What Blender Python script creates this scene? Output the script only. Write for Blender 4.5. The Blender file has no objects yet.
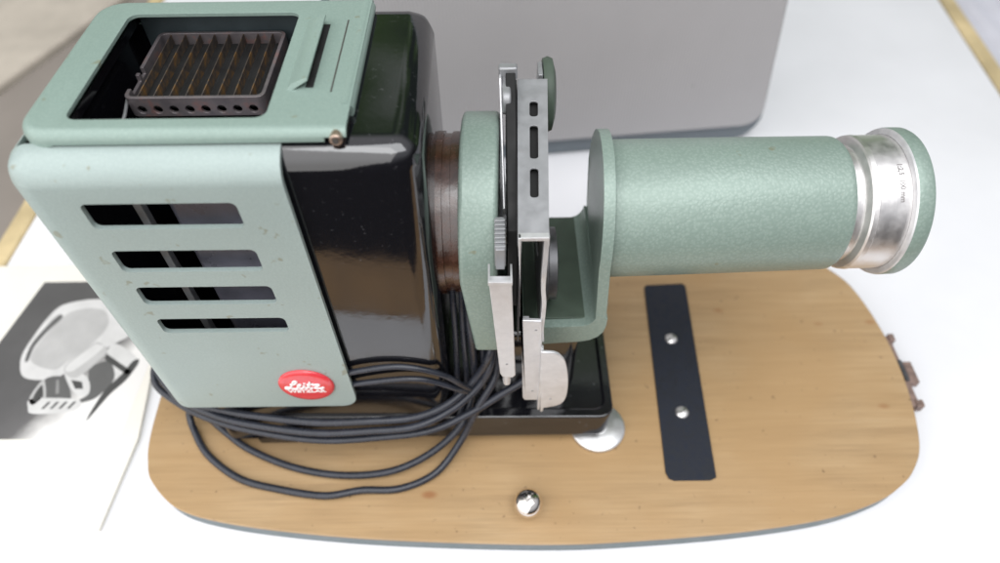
import bpy, bmesh, math, random
from mathutils import Vector, Matrix
random.seed(7)
S = 0.01                       # everything below is written in centimetres
scene = bpy.context.scene
COL = scene.collection
PI = math.pi

# ------------------------------------------------------------------ materials
def new_mat(name):
    m = bpy.data.materials.new(name); m.use_nodes = True
    nt = m.node_tree; b = nt.nodes['Principled BSDF']
    return m, nt, b
def node(nt, t, **kw):
    n = nt.nodes.new(t)
    for k, v in kw.items():
        if k in n.inputs: n.inputs[k].default_value = v
        else: setattr(n, k, v)
    return n
def ramp(nt, fac, stops):
    r = nt.nodes.new('ShaderNodeValToRGB')
    e = r.color_ramp.elements
    while len(e) < len(stops): e.new(0.5)
    for el, (p, c) in zip(e, stops):
        el.position = p; el.color = (*c, 1) if len(c) == 3 else c
    nt.links.new(fac, r.inputs['Fac'])
    return r.outputs['Color']
def coords(nt, scale=(1, 1, 1), rot=(0, 0, 0)):
    tc = nt.nodes.new('ShaderNodeTexCoord'); mp = nt.nodes.new('ShaderNodeMapping')
    mp.inputs['Scale'].default_value = scale; mp.inputs['Rotation'].default_value = rot
    nt.links.new(tc.outputs['Object'], mp.inputs['Vector'])
    return mp.outputs['Vector']
def noise(nt, vec, scale, detail=4, rough=0.55):
    n = node(nt, 'ShaderNodeTexNoise'); n.inputs['Scale'].default_value = scale
    n.inputs['Detail'].default_value = detail; n.inputs['Roughness'].default_value = rough
    nt.links.new(vec, n.inputs['Vector']); return n.outputs['Fac']
def mix(nt, fac, a, b, mode='MIX'):
    n = nt.nodes.new('ShaderNodeMix'); n.data_type = 'RGBA'; n.blend_type = mode
    if isinstance(fac, float): n.inputs[0].default_value = fac
    else: nt.links.new(fac, n.inputs[0])
    for i, c in ((6, a), (7, b)):
        if isinstance(c, tuple): n.inputs[i].default_value = (*c, 1)
        else: nt.links.new(c, n.inputs[i])
    return n.outputs[2]
def bump(nt, b, h, strength, dist=0.001):
    n = nt.nodes.new('ShaderNodeBump'); n.inputs['Strength'].default_value = strength
    n.inputs['Distance'].default_value = dist
    nt.links.new(h, n.inputs['Height']); nt.links.new(n.outputs['Normal'], b.inputs['Normal'])

def simple(name, col, rough=0.5, metal=0.0, var=0.0, vscale=60, bmp=0.0, bscale=300, coat=0.0, spec=None):
    m, nt, b = new_mat(name)
    b.inputs['Base Color'].default_value = (*col, 1)
    b.inputs['Roughness'].default_value = rough; b.inputs['Metallic'].default_value = metal
    b.inputs['Coat Weight'].default_value = coat
    if spec is not None: b.inputs['Specular IOR Level'].default_value = spec
    v = coords(nt)
    if var:
        f = noise(nt, v, vscale, 5)
        c = ramp(nt, f, [(0.3, tuple(x * (1 - var) for x in col)), (0.7, tuple(min(1, x * (1 + var)) for x in col))])
        nt.links.new(c, b.inputs['Base Color'])
        r = ramp(nt, f, [(0.3, (rough * .8,) * 3), (0.7, (min(1, rough * 1.25),) * 3)])
        nt.links.new(r, b.inputs['Roughness'])
    if bmp: bump(nt, b, noise(nt, v, bscale, 3), bmp, 0.0005)
    return m

def hammer(name, dark, light, scale, strength, rough, stains=0.745):
    m, nt, b = new_mat(name)
    v = coords(nt)
    vo = node(nt, 'ShaderNodeTexVoronoi'); vo.feature = 'SMOOTH_F1'
    vo.inputs['Scale'].default_value = scale; vo.inputs['Smoothness'].default_value = 0.6
    wv = nt.nodes.new('ShaderNodeVectorMath'); wv.operation = 'MULTIPLY_ADD'
    nz = node(nt, 'ShaderNodeTexNoise'); nz.inputs['Scale'].default_value = scale * 0.8; nz.inputs['Detail'].default_value = 3
    nt.links.new(v, nz.inputs['Vector'])
    nt.links.new(nz.outputs['Color'], wv.inputs[0]); k = 0.9 / scale
    wv.inputs[1].default_value = (k, k, k); nt.links.new(v, wv.inputs[2])
    nt.links.new(wv.outputs[0], vo.inputs['Vector'])
    c = ramp(nt, vo.outputs['Distance'], [(0.15, light), (0.62, dark)])
    f = noise(nt, v, 22, 5)
    c = mix(nt, ramp(nt, f, [(0.35, (0, 0, 0)), (0.75, (0.35,) * 3)]), c, tuple(x * 0.88 for x in dark))
    if stains:
        s = noise(nt, v, 120, 2)
        c = mix(nt, ramp(nt, s, [(stains, (0, 0, 0)), (stains + 0.04, (0.45,) * 3)]), c, (0.19, 0.16, 0.07))
    nt.links.new(c, b.inputs['Base Color'])
    b.inputs['Roughness'].default_value = rough
    b.inputs['Metallic'].default_value = 0.12
    bump(nt, b, vo.outputs['Distance'], strength, 0.0006)
    return m

M = {}
M['hammer'] = hammer('green_hammertone', (0.225, 0.295, 0.256), (0.272, 0.345, 0.303), 680, 0.17, 0.37)
M['plate'] = hammer('pale_green_enamel', (0.325, 0.395, 0.378), (0.352, 0.425, 0.405), 900, 0.07, 0.40, 0.685)
M['lid'] = hammer('green_enamel_lid', (0.242, 0.325, 0.288), (0.268, 0.355, 0.315), 900, 0.08, 0.40, 0.70)
M['dull_green'] = simple('dull_green_shade_and_disc', (0.06, 0.085, 0.062), 0.6, 0, 0.2, 80)  # thumb disc paint; on the bracket floor it stands in for shade

def black_gloss():
    m, nt, b = new_mat('black_gloss_enamel')
    v = coords(nt)
    b.inputs['Base Color'].default_value = (0.006, 0.006, 0.008, 1)
    dust = noise(nt, v, 420, 2)
    d2 = noise(nt, v, 1500, 1)
    big = noise(nt, v, 14, 4)
    dd = nt.nodes.new('ShaderNodeMath'); dd.operation = 'MULTIPLY'
    nt.links.new(ramp(nt, dust, [(0.66, (0, 0, 0)), (0.74, (0.4,) * 3)]), dd.inputs[0])
    nt.links.new(ramp(nt, big, [(0.4, (0.1,) * 3), (0.7, (1,) * 3)]), dd.inputs[1])
    c = mix(nt, dd.outputs[0], (0.006, 0.006, 0.008), (0.16, 0.16, 0.17))
    nt.links.new(c, b.inputs['Base Color'])
    sm = noise(nt, coords(nt, (18, 18, 10)), 3, 5, 0.6)
    r = ramp(nt, sm, [(0.35, (0.06,) * 3), (0.7, (0.13,) * 3)])
    nt.links.new(r, b.inputs['Roughness'])
    b.inputs['IOR'].default_value = 1.85
    bump(nt, b, noise(nt, v, 110, 4), 0.10, 0.0006)
    return m
M['black'] = black_gloss()
M['barrel'] = simple('brown_black_barrel', (0.055, 0.020, 0.011), 0.24, 0.0, 0.4, 200, 0.15, 500, spec=1.0)
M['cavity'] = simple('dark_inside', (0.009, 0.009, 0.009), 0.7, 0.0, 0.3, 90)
M['teal'] = simple('dark_teal_lining', (0.05, 0.068, 0.075), 0.55, 0, 0.2, 60)
M['shield'] = simple('grey_lamp_shield', (0.16, 0.16, 0.20), 0.30, 0.4, 0.25, 60)
M['steel'] = simple('grey_steel', (0.33, 0.335, 0.345), 0.45, 0.5, 0.08, 160, 0.10, 700)
M['steel_bright'] = simple('bright_steel', (0.64, 0.64, 0.65), 0.36, 0.5, 0.10, 160, 0.06, 700)
M['steel_dark'] = simple('dark_steel', (0.10, 0.10, 0.105), 0.35, 0.6, 0.3, 160)  # darker steel tone: latch bar, one gate plate, gate ring
M['chrome'] = simple('polished_chrome', (0.80, 0.76, 0.72), 0.07, 1.0, 0.06, 90)
M['alu'] = simple('milled_aluminium', (0.80, 0.78, 0.77), 0.36, 0.9, 0.05, 200)
M['disc'] = simple('zinc_disc', (0.68, 0.68, 0.68), 0.32, 0.85, 0.08, 150)
M['brass'] = simple('tarnished_pin', (0.55, 0.42, 0.34), 0.35, 0.9, 0.2, 400)
M['rubber'] = simple('black_cloth_strip', (0.010, 0.013, 0.022), 0.72, 0, 0.35, 260, 0.3, 900)
M['cable'] = simple('black_rubber_cable', (0.024, 0.027, 0.037), 0.27, 0, 0.2, 120, 0.08, 900)
M['latch'] = simple('copper_latch', (0.27, 0.19, 0.16), 0.5, 0.4, 0.35, 200)
M['red'] = simple('red_enamel', (0.70, 0.045, 0.06), 0.22, 0, 0.06, 120, coat=0.6)
M['white_enamel'] = simple('white_enamel', (0.85, 0.78, 0.78), 0.35)
M['ink'] = simple('engraved_ink', (0.06, 0.055, 0.05), 0.5)
M['faint_ink'] = simple('faint_engraving', (0.25, 0.235, 0.23), 0.5)
M['glass'] = simple('lens_glass', (0.02, 0.02, 0.035), 0.03, 0, spec=0.9)
M['rim'] = simple('grey_green_rim', (0.135, 0.165, 0.172), 0.5, 0, 0.08, 90)
M['case_rim'] = simple('blue_grey_rim', (0.15, 0.175, 0.195), 0.5, 0, 0.08, 60)
M['paper'] = simple('brochure_paper', (0.80, 0.77, 0.70), 0.55, 0, 0.02, 40)

for nm in ('steel', 'steel_bright', 'alu'):
    nt_ = M[nm].node_tree; b_ = nt_.nodes['Principled BSDF']
    vv = coords(nt_, (900, 900, 25) if nm != 'alu' else (1500, 30, 30))
    bump(nt_, b_, noise(nt_, vv, 1.0, 3), 0.12, 0.0003)
def grille_mat():
    m, nt, b = new_mat('rusty_vent_steel')
    v = coords(nt)
    f = noise(nt, v, 190, 5, 0.65)
    c = ramp(nt, f, [(0.38, (0.07, 0.06, 0.056)), (0.52, (0.13, 0.105, 0.085)), (0.64, (0.26, 0.15, 0.06)), (0.76, (0.40, 0.22, 0.08))])
    nt.links.new(c, b.inputs['Base Color'])
    b.inputs['Metallic'].default_value = 0.55; b.inputs['Roughness'].default_value = 0.45
    bump(nt, b, f, 0.2, 0.0004)
    return m
M['grille'] = grille_mat()
def frame_mat():
    m, nt, b = new_mat('vent_frame_steel')
    v = coords(nt)
    f = noise(nt, v, 120, 5, 0.65)
    c = ramp(nt, f, [(0.35, (0.15, 0.135, 0.145)), (0.55, (0.20, 0.175, 0.18)), (0.72, (0.32, 0.16, 0.14))])
    nt.links.new(c, b.inputs['Base Color'])
    b.inputs['Metallic'].default_value = 0.5; b.inputs['Roughness'].default_value = 0.4
    return m
M['grille_frame'] = frame_mat()

def wood_mat():
    m, nt, b = new_mat('birch_plywood')
    v = coords(nt, (6, 60, 60))
    g = noise(nt, v, 2.2, 8, 0.62)
    v2 = coords(nt, (10, 420, 200))
    g2 = noise(nt, v2, 2.0, 4, 0.5)
    v3 = coords(nt)
    big = noise(nt, v3, 9, 3)
    c = ramp(nt, g, [(0.25, (0.345, 0.230, 0.120)), (0.5, (0.445, 0.302, 0.160)), (0.75, (0.515, 0.362, 0.205))])
    c = mix(nt, 0.55, c, ramp(nt, g2, [(0.3, (0.74,) * 3), (0.7, (1.0,) * 3)]), 'MULTIPLY')
    c = mix(nt, ramp(nt, big, [(0.38, (0, 0, 0)), (0.62, (0.65,) * 3)]), c, (0.40, 0.250, 0.115))
    # knots: stretched small voronoi cells
    vk = coords(nt, (14, 26, 10))
    vo = node(nt, 'ShaderNodeTexVoronoi'); vo.inputs['Scale'].default_value = 1.0
    nt.links.new(vk, vo.inputs['Vector'])
    kn = ramp(nt, vo.outputs['Distance'], [(0.03, (0.75,) * 3), (0.085, (0, 0, 0))])
    c = mix(nt, kn, c, (0.27, 0.11, 0.04))
    sp = noise(nt, v3, 230, 2)
    c = mix(nt, ramp(nt, sp, [(0.69, (0, 0, 0)), (0.80, (0.7,) * 3)]), c, (0.09, 0.05, 0.03))
    nt.links.new(c, b.inputs['Base Color'])
    b.inputs['Roughness'].default_value = 0.42
    b.inputs['Specular IOR Level'].default_value = 0.35
    bump(nt, b, g2, 0.25, 0.0002)
    nt.links.new(ramp(nt, g, [(0.3, (0.5,) * 3), (0.7, (0.34,) * 3)]), b.inputs['Roughness'])
    return m
M['wood'] = wood_mat()
def case_mat():
    m, nt, b = new_mat('grey_ribbed_cloth')
    v = coords(nt)
    w = node(nt, 'ShaderNodeTexWave'); w.wave_type = 'BANDS'; w.bands_direction = 'X'
    w.inputs['Scale'].default_value = 120; w.inputs['Distortion'].default_value = 0.6
    nt.links.new(v, w.inputs['Vector'])
    f = noise(nt, v, 30, 4)
    c = ramp(nt, w.outputs['Fac'], [(0, (0.36, 0.35, 0.355)), (1, (0.44, 0.43, 0.435))])
    c = mix(nt, ramp(nt, f, [(0.3, (0,) * 3), (0.8, (0.3,) * 3)]), c, (0.35, 0.34, 0.345))
    sp = noise(nt, v, 90, 2)
    c = mix(nt, ramp(nt, sp, [(0.76, (0,) * 3), (0.8, (0.5,) * 3)]), c, (0.12, 0.11, 0.11))
    nt.links.new(c, b.inputs['Base Color']); b.inputs['Roughness'].default_value = 0.7
    bump(nt, b, w.outputs['Fac'], 0.25, 0.0005)
    return m
M['case'] = case_mat()
M['table'] = simple('white_table', (0.79, 0.79, 0.81), 0.4, 0, 0.03, 9, 0.04, 260)
M['edge_wood'] = simple('yellow_edge_wood', (0.58, 0.46, 0.26), 0.5, 0, 0.25, 25)
M['ledge'] = simple('grey_brown_ledge', (0.24, 0.21, 0.185), 0.7, 0, 0.08, 12)
M['stone'] = simple('beige_stone', (0.47, 0.42, 0.355), 0.75, 0, 0.14, 18)
M['pale'] = simple('pale_wall', (0.62, 0.62, 0.68), 0.7, 0, 0.05, 15)
M['trim_wood'] = simple('tan_trim', (0.42, 0.25, 0.11), 0.5, 0, 0.2, 20)

# ------------------------------------------------------------------ mesh helpers
def link(name, me, mats, parent=None):
    o = bpy.data.objects.new(name, me); COL.objects.link(o)
    for mm in (mats if isinstance(mats, (list, tuple)) else [mats]): me.materials.append(M[mm])
    if parent is not None: o.parent = parent
    return o
def root_off(parent):
    p = parent; off = Vector((0, 0, 0))
    while p is not None: off += p.location; p = p.parent
    return off
def finish(name, bm, mats, parent=None, angle=35, bev=0.0, seg=3):
    """link bm (cm, world coordinates) as one mesh object below its parent"""
    off = root_off(parent)
    org = Vector((0, 0, 0))
    if parent is None or parent.type != 'EMPTY' or True:
        if len(bm.verts):
            lo = Vector([min(v.co[i] for v in bm.verts) for i in range(3)]) * S
            hi = Vector([max(v.co[i] for v in bm.verts) for i in range(3)]) * S
            org = Vector(((lo.x + hi.x) / 2, (lo.y + hi.y) / 2, lo.z))
    for v in bm.verts: v.co = v.co * S - org
    bmesh.ops.recalc_face_normals(bm, faces=bm.faces)
    me = bpy.data.meshes.new(name); bm.to_mesh(me); bm.free()
    me.shade_smooth(); me.set_sharp_from_angle(angle=math.radians(angle))
    o = link(name, me, mats, parent)
    o.location = org - off
    if bev > 0:
        md = o.modifiers.new('bevel', 'BEVEL'); md.width = bev * S; md.segments = seg
        md.limit_method = 'ANGLE'; md.angle_limit = math.radians(35); md.harden_normals = False
        me.set_sharp_from_angle(angle=math.radians(75)) if bev > 0.04 else None
    return o
def empty(name, loc, label, cat, group=None):
    o = bpy.data.objects.new(name, None); COL.objects.link(o); o.location = Vector(loc) * S
    o.empty_display_size = 0.02
    o['label'] = label; o['category'] = cat
    if group: o['group'] = group
    return o
def tag(o, label, cat): o['label'] = label; o['category'] = cat
def structure(o): o['kind'] = 'structure'

def add_box(bm, a, b, mi=0):
    (x0, y0, z0), (x1, y1, z1) = a, b
    v = [bm.verts.new(p) for p in ((x0,y0,z0),(x1,y0,z0),(x1,y1,z0),(x0,y1,z0),(x0,y0,z1),(x1,y0,z1),(x1,y1,z1),(x0,y1,z1))]
    fs = [bm.faces.new([v[i] for i in f]) for f in ((0,3,2,1),(4,5,6,7),(0,1,5,4),(1,2,6,5),(2,3,7,6),(3,0,4,7))]
    for f in fs: f.material_index = mi
    return v
def add_prism(bm, pts, a0, a1, axis, mi=0):
    """extrude polygon pts from a0 to a1 along axis 'x' (pts=y,z) 'y' (pts=x,z) 'z' (pts=x,y)"""
    def P(p, a):
        return {'x': (a, p[0], p[1]), 'y': (p[0], a, p[1]), 'z': (p[0], p[1], a)}[axis]
    A = [bm.verts.new(P(p, a0)) for p in pts]; B = [bm.verts.new(P(p, a1)) for p in pts]
    n = len(pts); fs = [bm.faces.new(A), bm.faces.new(B[::-1])]
    for i in range(n): fs.append(bm.faces.new([A[i], B[i], B[(i+1) % n], A[(i+1) % n]]))
    for f in fs: f.material_index = mi
    return A, B
def rrect(x0, y0, x1, y1, r, n=6):
    if not isinstance(r, (tuple, list)): r = (r,) * 4      # corners: lo-lo, hi-lo, hi-hi, lo-hi
    out = []
    for (cx, cy, a0, rr) in ((x0, y0, 180, r[0]), (x1, y0, 270, r[1]), (x1, y1, 0, r[2]), (x0, y1, 90, r[3])):
        sx = 1 if cx == x0 else -1; sy = 1 if cy == y0 else -1
        if rr <= 0: out.append((cx, cy)); continue
        for k in range(n + 1):
            a = math.radians(a0 + 90 * k / n)
            out.append((cx + sx * rr + rr * math.cos(a), cy + sy * rr + rr * math.sin(a)))
    return out
def add_lathe_x(bm, prof, cz, cy=0, n=96, mi=0, capA=True, capB=True, tilt=0.0, mis=None):
    rings = []
    for (x, r) in prof:
        rings.append([bm.verts.new((x, cy + r * math.cos(2*PI*k/n), cz + tilt * x + r * math.sin(2*PI*k/n))) for k in range(n)])
    for i in range(len(rings) - 1):
        for k in range(n):
            f = bm.faces.new([rings[i][k], rings[i][(k+1) % n], rings[i+1][(k+1) % n], rings[i+1][k]])
            f.material_index = mis[i] if mis else mi
    if capA: bm.faces.new(rings[0][::-1]).material_index = mi
    if capB: bm.faces.new(rings[-1]).material_index = mis[-1] if mis else mi
def add_lathe_z(bm, prof, cx, cy, n=48, mi=0):
    rings = []
    for (r, z) in prof:
        if r < 1e-4: rings.append([bm.verts.new((cx, cy, z))]); continue
        rings.append([bm.verts.new((cx + r * math.cos(2*PI*k/n), cy + r * math.sin(2*PI*k/n), z)) for k in range(n)])
    for A, B in zip(rings, rings[1:]):
        if len(A) == 1 and len(B) == 1: continue
        for k in range(n):
            a = [A[k], A[(k+1) % n]] if len(A) > 1 else [A[0]]
            b = [B[(k+1) % n], B[k]] if len(B) > 1 else [B[0]]
            bm.faces.new(a + b).material_index = mi
    if len(rings[0]) > 1: bm.faces.new(rings[0][::-1]).material_index = mi
    if len(rings[-1]) > 1: bm.faces.new(rings[-1]).material_index = mi
def catmull(pts, k=10, closed=False):
    P = [Vector(p) for p in pts]; n = len(P); out = []
    rng = range(n) if closed else range(n - 1)
    for i in rng:
        if closed: p0, p1, p2, p3 = P[(i-1) % n], P[i], P[(i+1) % n], P[(i+2) % n]
        else: p0, p1, p2, p3 = P[max(i-1, 0)], P[i], P[i+1], P[min(i+2, n-1)]
        for j in range(k):
            t = j / k
            out.append(0.5 * ((2*p1) + (p2-p0)*t + (2*p0-5*p1+4*p2-p3)*t*t + (3*p1-p0-3*p2+p3)*t**3))
    if not closed: out.append(P[-1])
    return out
def add_tube(bm, path, r, n=14, mi=0, flat=1.0):
    rings = []; prev = None
    for i, p in enumerate(path):
        t = (path[min(i+1, len(path)-1)] - path[max(i-1, 0)]).normalized()
        if prev is None: prev = Vector((0, 0, 1)) if abs(t.z) < 0.9 else Vector((1, 0, 0))
        a = (prev - t * prev.dot(t)).normalized(); b = t.cross(a); prev = a
        rings.append([bm.verts.new(p + (a * math.cos(2*PI*k/n) + b * math.sin(2*PI*k/n) * flat) * r) for k in range(n)])
    for A, B in zip(rings, rings[1:]):
        for k in range(n): bm.faces.new([A[k], A[(k+1) % n], B[(k+1) % n], B[k]]).material_index = mi
    bm.faces.new(rings[0][::-1]).material_index = mi; bm.faces.new(rings[-1]).material_index = mi
def bevel_edges(bm, sel, w, seg=4):
    es = [e for e in bm.edges if sel(e)]
    bmesh.ops.bevel(bm, geom=es, offset=w, segments=seg, profile=0.5, affect='EDGES', clamp_overlap=True)
def boolean(bm, cutters, keep=None, solver='EXACT'):
    """cut the list of (bmesh, operation) out of bm and return the result as a new bmesh"""
    me = bpy.data.meshes.new('tmp'); bmesh.ops.recalc_face_normals(bm, faces=bm.faces); bm.to_mesh(me); bm.free()
    o = bpy.data.objects.new('tmp', me); COL.objects.link(o); tmp = [o]
    for cb, op in cutters:
        cm = bpy.data.meshes.new('tmpc'); bmesh.ops.recalc_face_normals(cb, faces=cb.faces); cb.to_mesh(cm); cb.free()
        c = bpy.data.objects.new('tmpc', cm); COL.objects.link(c); tmp.append(c)
        md = o.modifiers.new('b', 'BOOLEAN'); md.operation = op; md.object = c; md.solver = solver
    dg = bpy.context.evaluated_depsgraph_get(); ev = o.evaluated_get(dg)
    out = bmesh.new(); em = ev.to_mesh(); out.from_mesh(em); ev.to_mesh_clear()
    for t in tmp:
        m_ = t.data; bpy.data.objects.remove(t); bpy.data.meshes.remove(m_)
    bmesh.ops.remove_doubles(out, verts=out.verts, dist=1e-4)
    return out
def text_bm(txt, size, depth, thick=0.0):
    cu = bpy.data.curves.new('tmpt', 'FONT'); cu.body = txt; cu.size = size; cu.extrude = depth
    cu.align_x = 'CENTER'; cu.align_y = 'CENTER'; cu.offset = thick
    o = bpy.data.objects.new('tmpt', cu); COL.objects.link(o)
    dg = bpy.context.evaluated_depsgraph_get(); ev = o.evaluated_get(dg)
    bm = bmesh.new(); em = ev.to_mesh(); bm.from_mesh(em); ev.to_mesh_clear()
    bpy.data.objects.remove(o); bpy.data.curves.remove(cu)
    return bm

# ================================================================== SETTING
TZ = -1.4
bm = bmesh.new(); add_box(bm, (-40.0, -18.0, TZ - 3), (50.6, 95, TZ))
for v in bm.verts:                                     # the two long edges are not quite parallel
    if v.co.x > 0: v.co.x += (v.co.y - 31) * 0.085
tb = finish('table_top', bm, 'table', bev=0.3); structure(tb)
bm = bmesh.new(); add_box(bm, (-41.7, -18.0, TZ - 3), (-40.05, 95, TZ + 0.05)); finish('wood_edging', bm, 'edge_wood', tb, bev=0.2)
bm = bmesh.new(); add_box(bm, (50.7, -18.0, TZ - 3), (52.4, 95, TZ + 0.05))
for v in bm.verts: v.co.x += (v.co.y - 31) * 0.085
finish('wood_edging', bm, 'edge_wood', tb, bev=0.2)
bm = bmesh.new(); add_box(bm, (-41.7, -26, TZ - 3.2), (50, -18.1, TZ - 0.05)); finish('wood_edging', bm, 'trim_wood', tb, bev=0.3)
# ledge and stone sill beyond the left edge
bm = bmesh.new(); add_prism(bm, [(-41.8, -20), (-41.8, 60.5), (-45.7, 50.4), (-51.6, 34.8), (-64.5, 0), (-64.5, -20)], -7, -1.9, 'z')
structure(finish('window_ledge', bm, 'ledge', bev=0.2))
bm = bmesh.new(); add_prism(bm, [(-64.8, -20), (-64.8, 0), (-51.9, 35), (-46.0, 50.8), (-41.8, 61.5), (-41.8, 95), (-110, 95), (-110, -20)], -7, -1.2, 'z')
structure(finish('stone_sill', bm, 'stone', bev=0.4))
bm = bmesh.new(); add_prism(bm, [(48, -20), (58.5, 95), (130, 95), (130, -20)], -9, -5, 'z')
for k in range(14):
    x = 53 + k * 3.0; add_prism(bm, [(x, -5), (x + .8, -4.75), (x + 1.6, -4.75), (x + 2.4, -5)], 20, 95, 'y')
structure(finish('side_ledge', bm, 'pale', bev=0.2))

# ================================================================== BASE BOARD
board = empty('base_board', (2.4, 0, TZ), 'rounded plywood base board with grey green rim lying on the white table below the projector', 'board')
front = [(-22.9,-0.1),(-22.8,-3.3),(-22.6,-5.6),(-22.25,-7.0),(-21.6,-8.3),(-19.65,-9.95),(-16.7,-10.85),(-11.9,-11.55),(-6,-12.05),(2.6,-12.38),(8.5,-12.2),(14.4,-11.75),(19.3,-11.05),(22.6,-10.05),(24.4,-9.05),(25.4,-8.15),(26.3,-6.8),(26.9,-4.7),(27.25,-2.3),(27.35,-0.1)]
back = [(x, -0.2 - y) for x, y in front[1:-1]][::-1]
outl = [(p.x, p.y) for p in catmull([(x, y, 0) for x, y in front + back], 8, True)]
bm = bmesh.new(); add_prism(bm, outl, -0.32, 0, 'z'); finish('panel', bm, 'wood', board, 50, bev=0.05, seg=2)
def inset_outline(o, d):
    c = Vector((2.3, -0.1)); out = []
    n = len(o)
    for i in range(n):
        a = Vector(o[i-1]); b = Vector(o[(i+1) % n]); t = (b - a).normalized(); nn = Vector((-t.y, t.x))
        p = Vector(o[i]); out.append(tuple(p + nn * d))
    return out
bm = bmesh.new(); add_prism(bm, inset_outline(outl, 0.03), TZ + 0.004, -0.33, 'z'); finish('rim', bm, 'rim', board, 50, bev=0.12, seg=3)
# strip
bm = bmesh.new(); add_prism(bm, [(10.05,-8.2),(10.2,-8.6),(10.5,-8.72),(12.7,-8.72),(13.1,-8.55),(13.12,-8.1),(13.95,6.5),(13.75,6.75),(11.0,6.62),(10.82,6.4)], 0.004, 0.13, 'z')
strip = finish('strip', bm, 'rubber', board, 40, bev=0.04)
for (x, y) in ((12.05, 1.7), (11.78, -4.1)):
    bm = bmesh.new(); add_lathe_z(bm, [(0.43, 0.132), (0.43, 0.18), (0.36, 0.27), (0.2, 0.33), (0.0, 0.35)], x, y, 28)
    s = finish('screw', bm, 'alu', strip)
    bm = bmesh.new(); add_box(bm, (x - 0.28, y - 0.035, 0.29), (x + 0.28, y + 0.035, 0.345)); 
    # slot is cut into the head as dark groove
    bmesh.ops.rotate(bm, verts=bm.verts, cent=(x, y, 0), matrix=Matrix.Rotation(0.7, 3, 'Z'))
    finish('slot', bm, 'ink', strip)
# knob
bm = bmesh.new()
prof = [(0.5, 0.0), (0.5, 0.18)] + [(0.86 * math.cos(a), 0.82 + 0.74 * math.sin(a)) for a in [math.radians(d) for d in range(-50, 90, 10)]] + [(0, 1.56)]
add_lathe_z(bm, prof, 1.5, -10.3, 40); finish('knob', bm, 'chrome', board, 80)
# latch on the right end
bm = bmesh.new()
add_box(bm, (27.2, -3.6, -1.0), (27.75, 2.0, -0.25)); add_box(bm, (27.6, -1.8, -0.95), (28.5, -0.1, -0.35))
add_box(bm, (27.6, 1.5, -0.9), (28.0, 2.1, -0.1)); add_box(bm, (27.5, -3.7, -0.9), (28.0, -3.2, -0.15))
latch = finish('latch', bm, 'latch', board, 40, bev=0.06)
bm = bmesh.new(); add_box(bm, (27.45, -1.75, -0.34), (27.75, -0.1, -0.12)); finish('latch_bar', bm, 'steel_dark', latch, 40, bev=0.03)

# ================================================================== CARRYING CASE
case = empty('carrying_case', (4.7, 30, TZ), 'tall grey cloth covered carrying case standing behind the projector', 'case')
def case_out(d, x0=-13.0, x1=24.4): return [(x - max(0, z - 1) * 0.115 * (1 if x > 10 else 0), z) for x, z in rrect(x0 + d, TZ + 0.01 + d * 2.6, x1 - d * 0.35, 30 - d, 2.6 - d * 0.9, 10)]
def turn_case(b_): bmesh.ops.rotate(b_, verts=b_.verts, cent=(22, 25, 0), matrix=Matrix.Rotation(math.radians(6), 3, 'Z'))
bm = bmesh.new(); add_prism(bm, case_out(0.0), 25.3, 37, 'y'); turn_case(bm)
finish('rim', bm, 'case_rim', case, 40, bev=0.35, seg=5)
bm = bmesh.new(); add_prism(bm, case_out(0.75), 24.7, 25.29, 'y'); turn_case(bm)
finish('cover', bm, 'case', case, 40, bev=0.45, seg=5)

# ================================================================== BROCHURE
br = empty('brochure', (-33, 0, TZ), 'cream paper brochure with a black and white projector picture lying left of the board', 'brochure')
PZ = TZ + 0.32
page = [(-47, 10.35), (-26.4, 10.3), (-24.45, -1.5), (-24.0, -4.9), (-24.4, -10.9), (-27, -11.1), (-47, -11.8)]
bm = bmesh.new(); add_prism(bm, page, TZ + 0.004, PZ, 'z'); finish('page', bm, 'paper', br, bev=0.02)
def print_bg():
    m, nt, b = new_mat('printed_photo_ground')
    tc = nt.nodes.new('ShaderNodeTexCoord'); mp = nt.nodes.new('ShaderNodeMapping'); mp.vector_type = 'POINT'
    nt.links.new(tc.outputs['Object'], mp.inputs['Vector'])
    # an ink vignette that belongs to the printed picture: dark top left, white bottom right
    mp.inputs['Location'].default_value = (-0.027, 0.0, 0); mp.inputs['Scale'].default_value = (13, 13, 0)
    g = node(nt, 'ShaderNodeTexGradient'); g.gradient_type = 'LINEAR'
    rot = nt.nodes.new('ShaderNodeMapping'); rot.inputs['Rotation'].default_value = (0, 0, math.radians(32))
    nt.links.new(mp.outputs['Vector'], rot.inputs['Vector']); nt.links.new(rot.outputs['Vector'], g.inputs['Vector'])
    n1 = noise(nt, tc.outputs['Object'], 30, 4)
    ad = nt.nodes.new('ShaderNodeMath'); ad.operation = 'MULTIPLY_ADD'; ad.inputs[1].default_value = 0.35; 
    nt.links.new(n1, ad.inputs[0]); nt.links.new(g.outputs['Fac'], ad.inputs[2])
    c = ramp(nt, ad.outputs[0], [(0.12, (0.085, 0.082, 0.082)), (0.42, (0.13, 0.125, 0.125)), (0.68, (0.80, 0.78, 0.76))])
    nt.links.new(c, b.inputs['Base Color']); b.inputs['Roughness'].default_value = 0.4
    return m
M['print_bg'] = print_bg()
for nm, v in (('pr_white', 0.62), ('pr_light', 0.46), ('pr_mid', 0.26), ('pr_dark', 0.06), ('pr_grey', 0.11)):
    M[nm] = simple(nm.replace('pr_', 'printed_'), (v, v * .985, v * .97), 0.45, 0, 0.08, 70)
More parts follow.
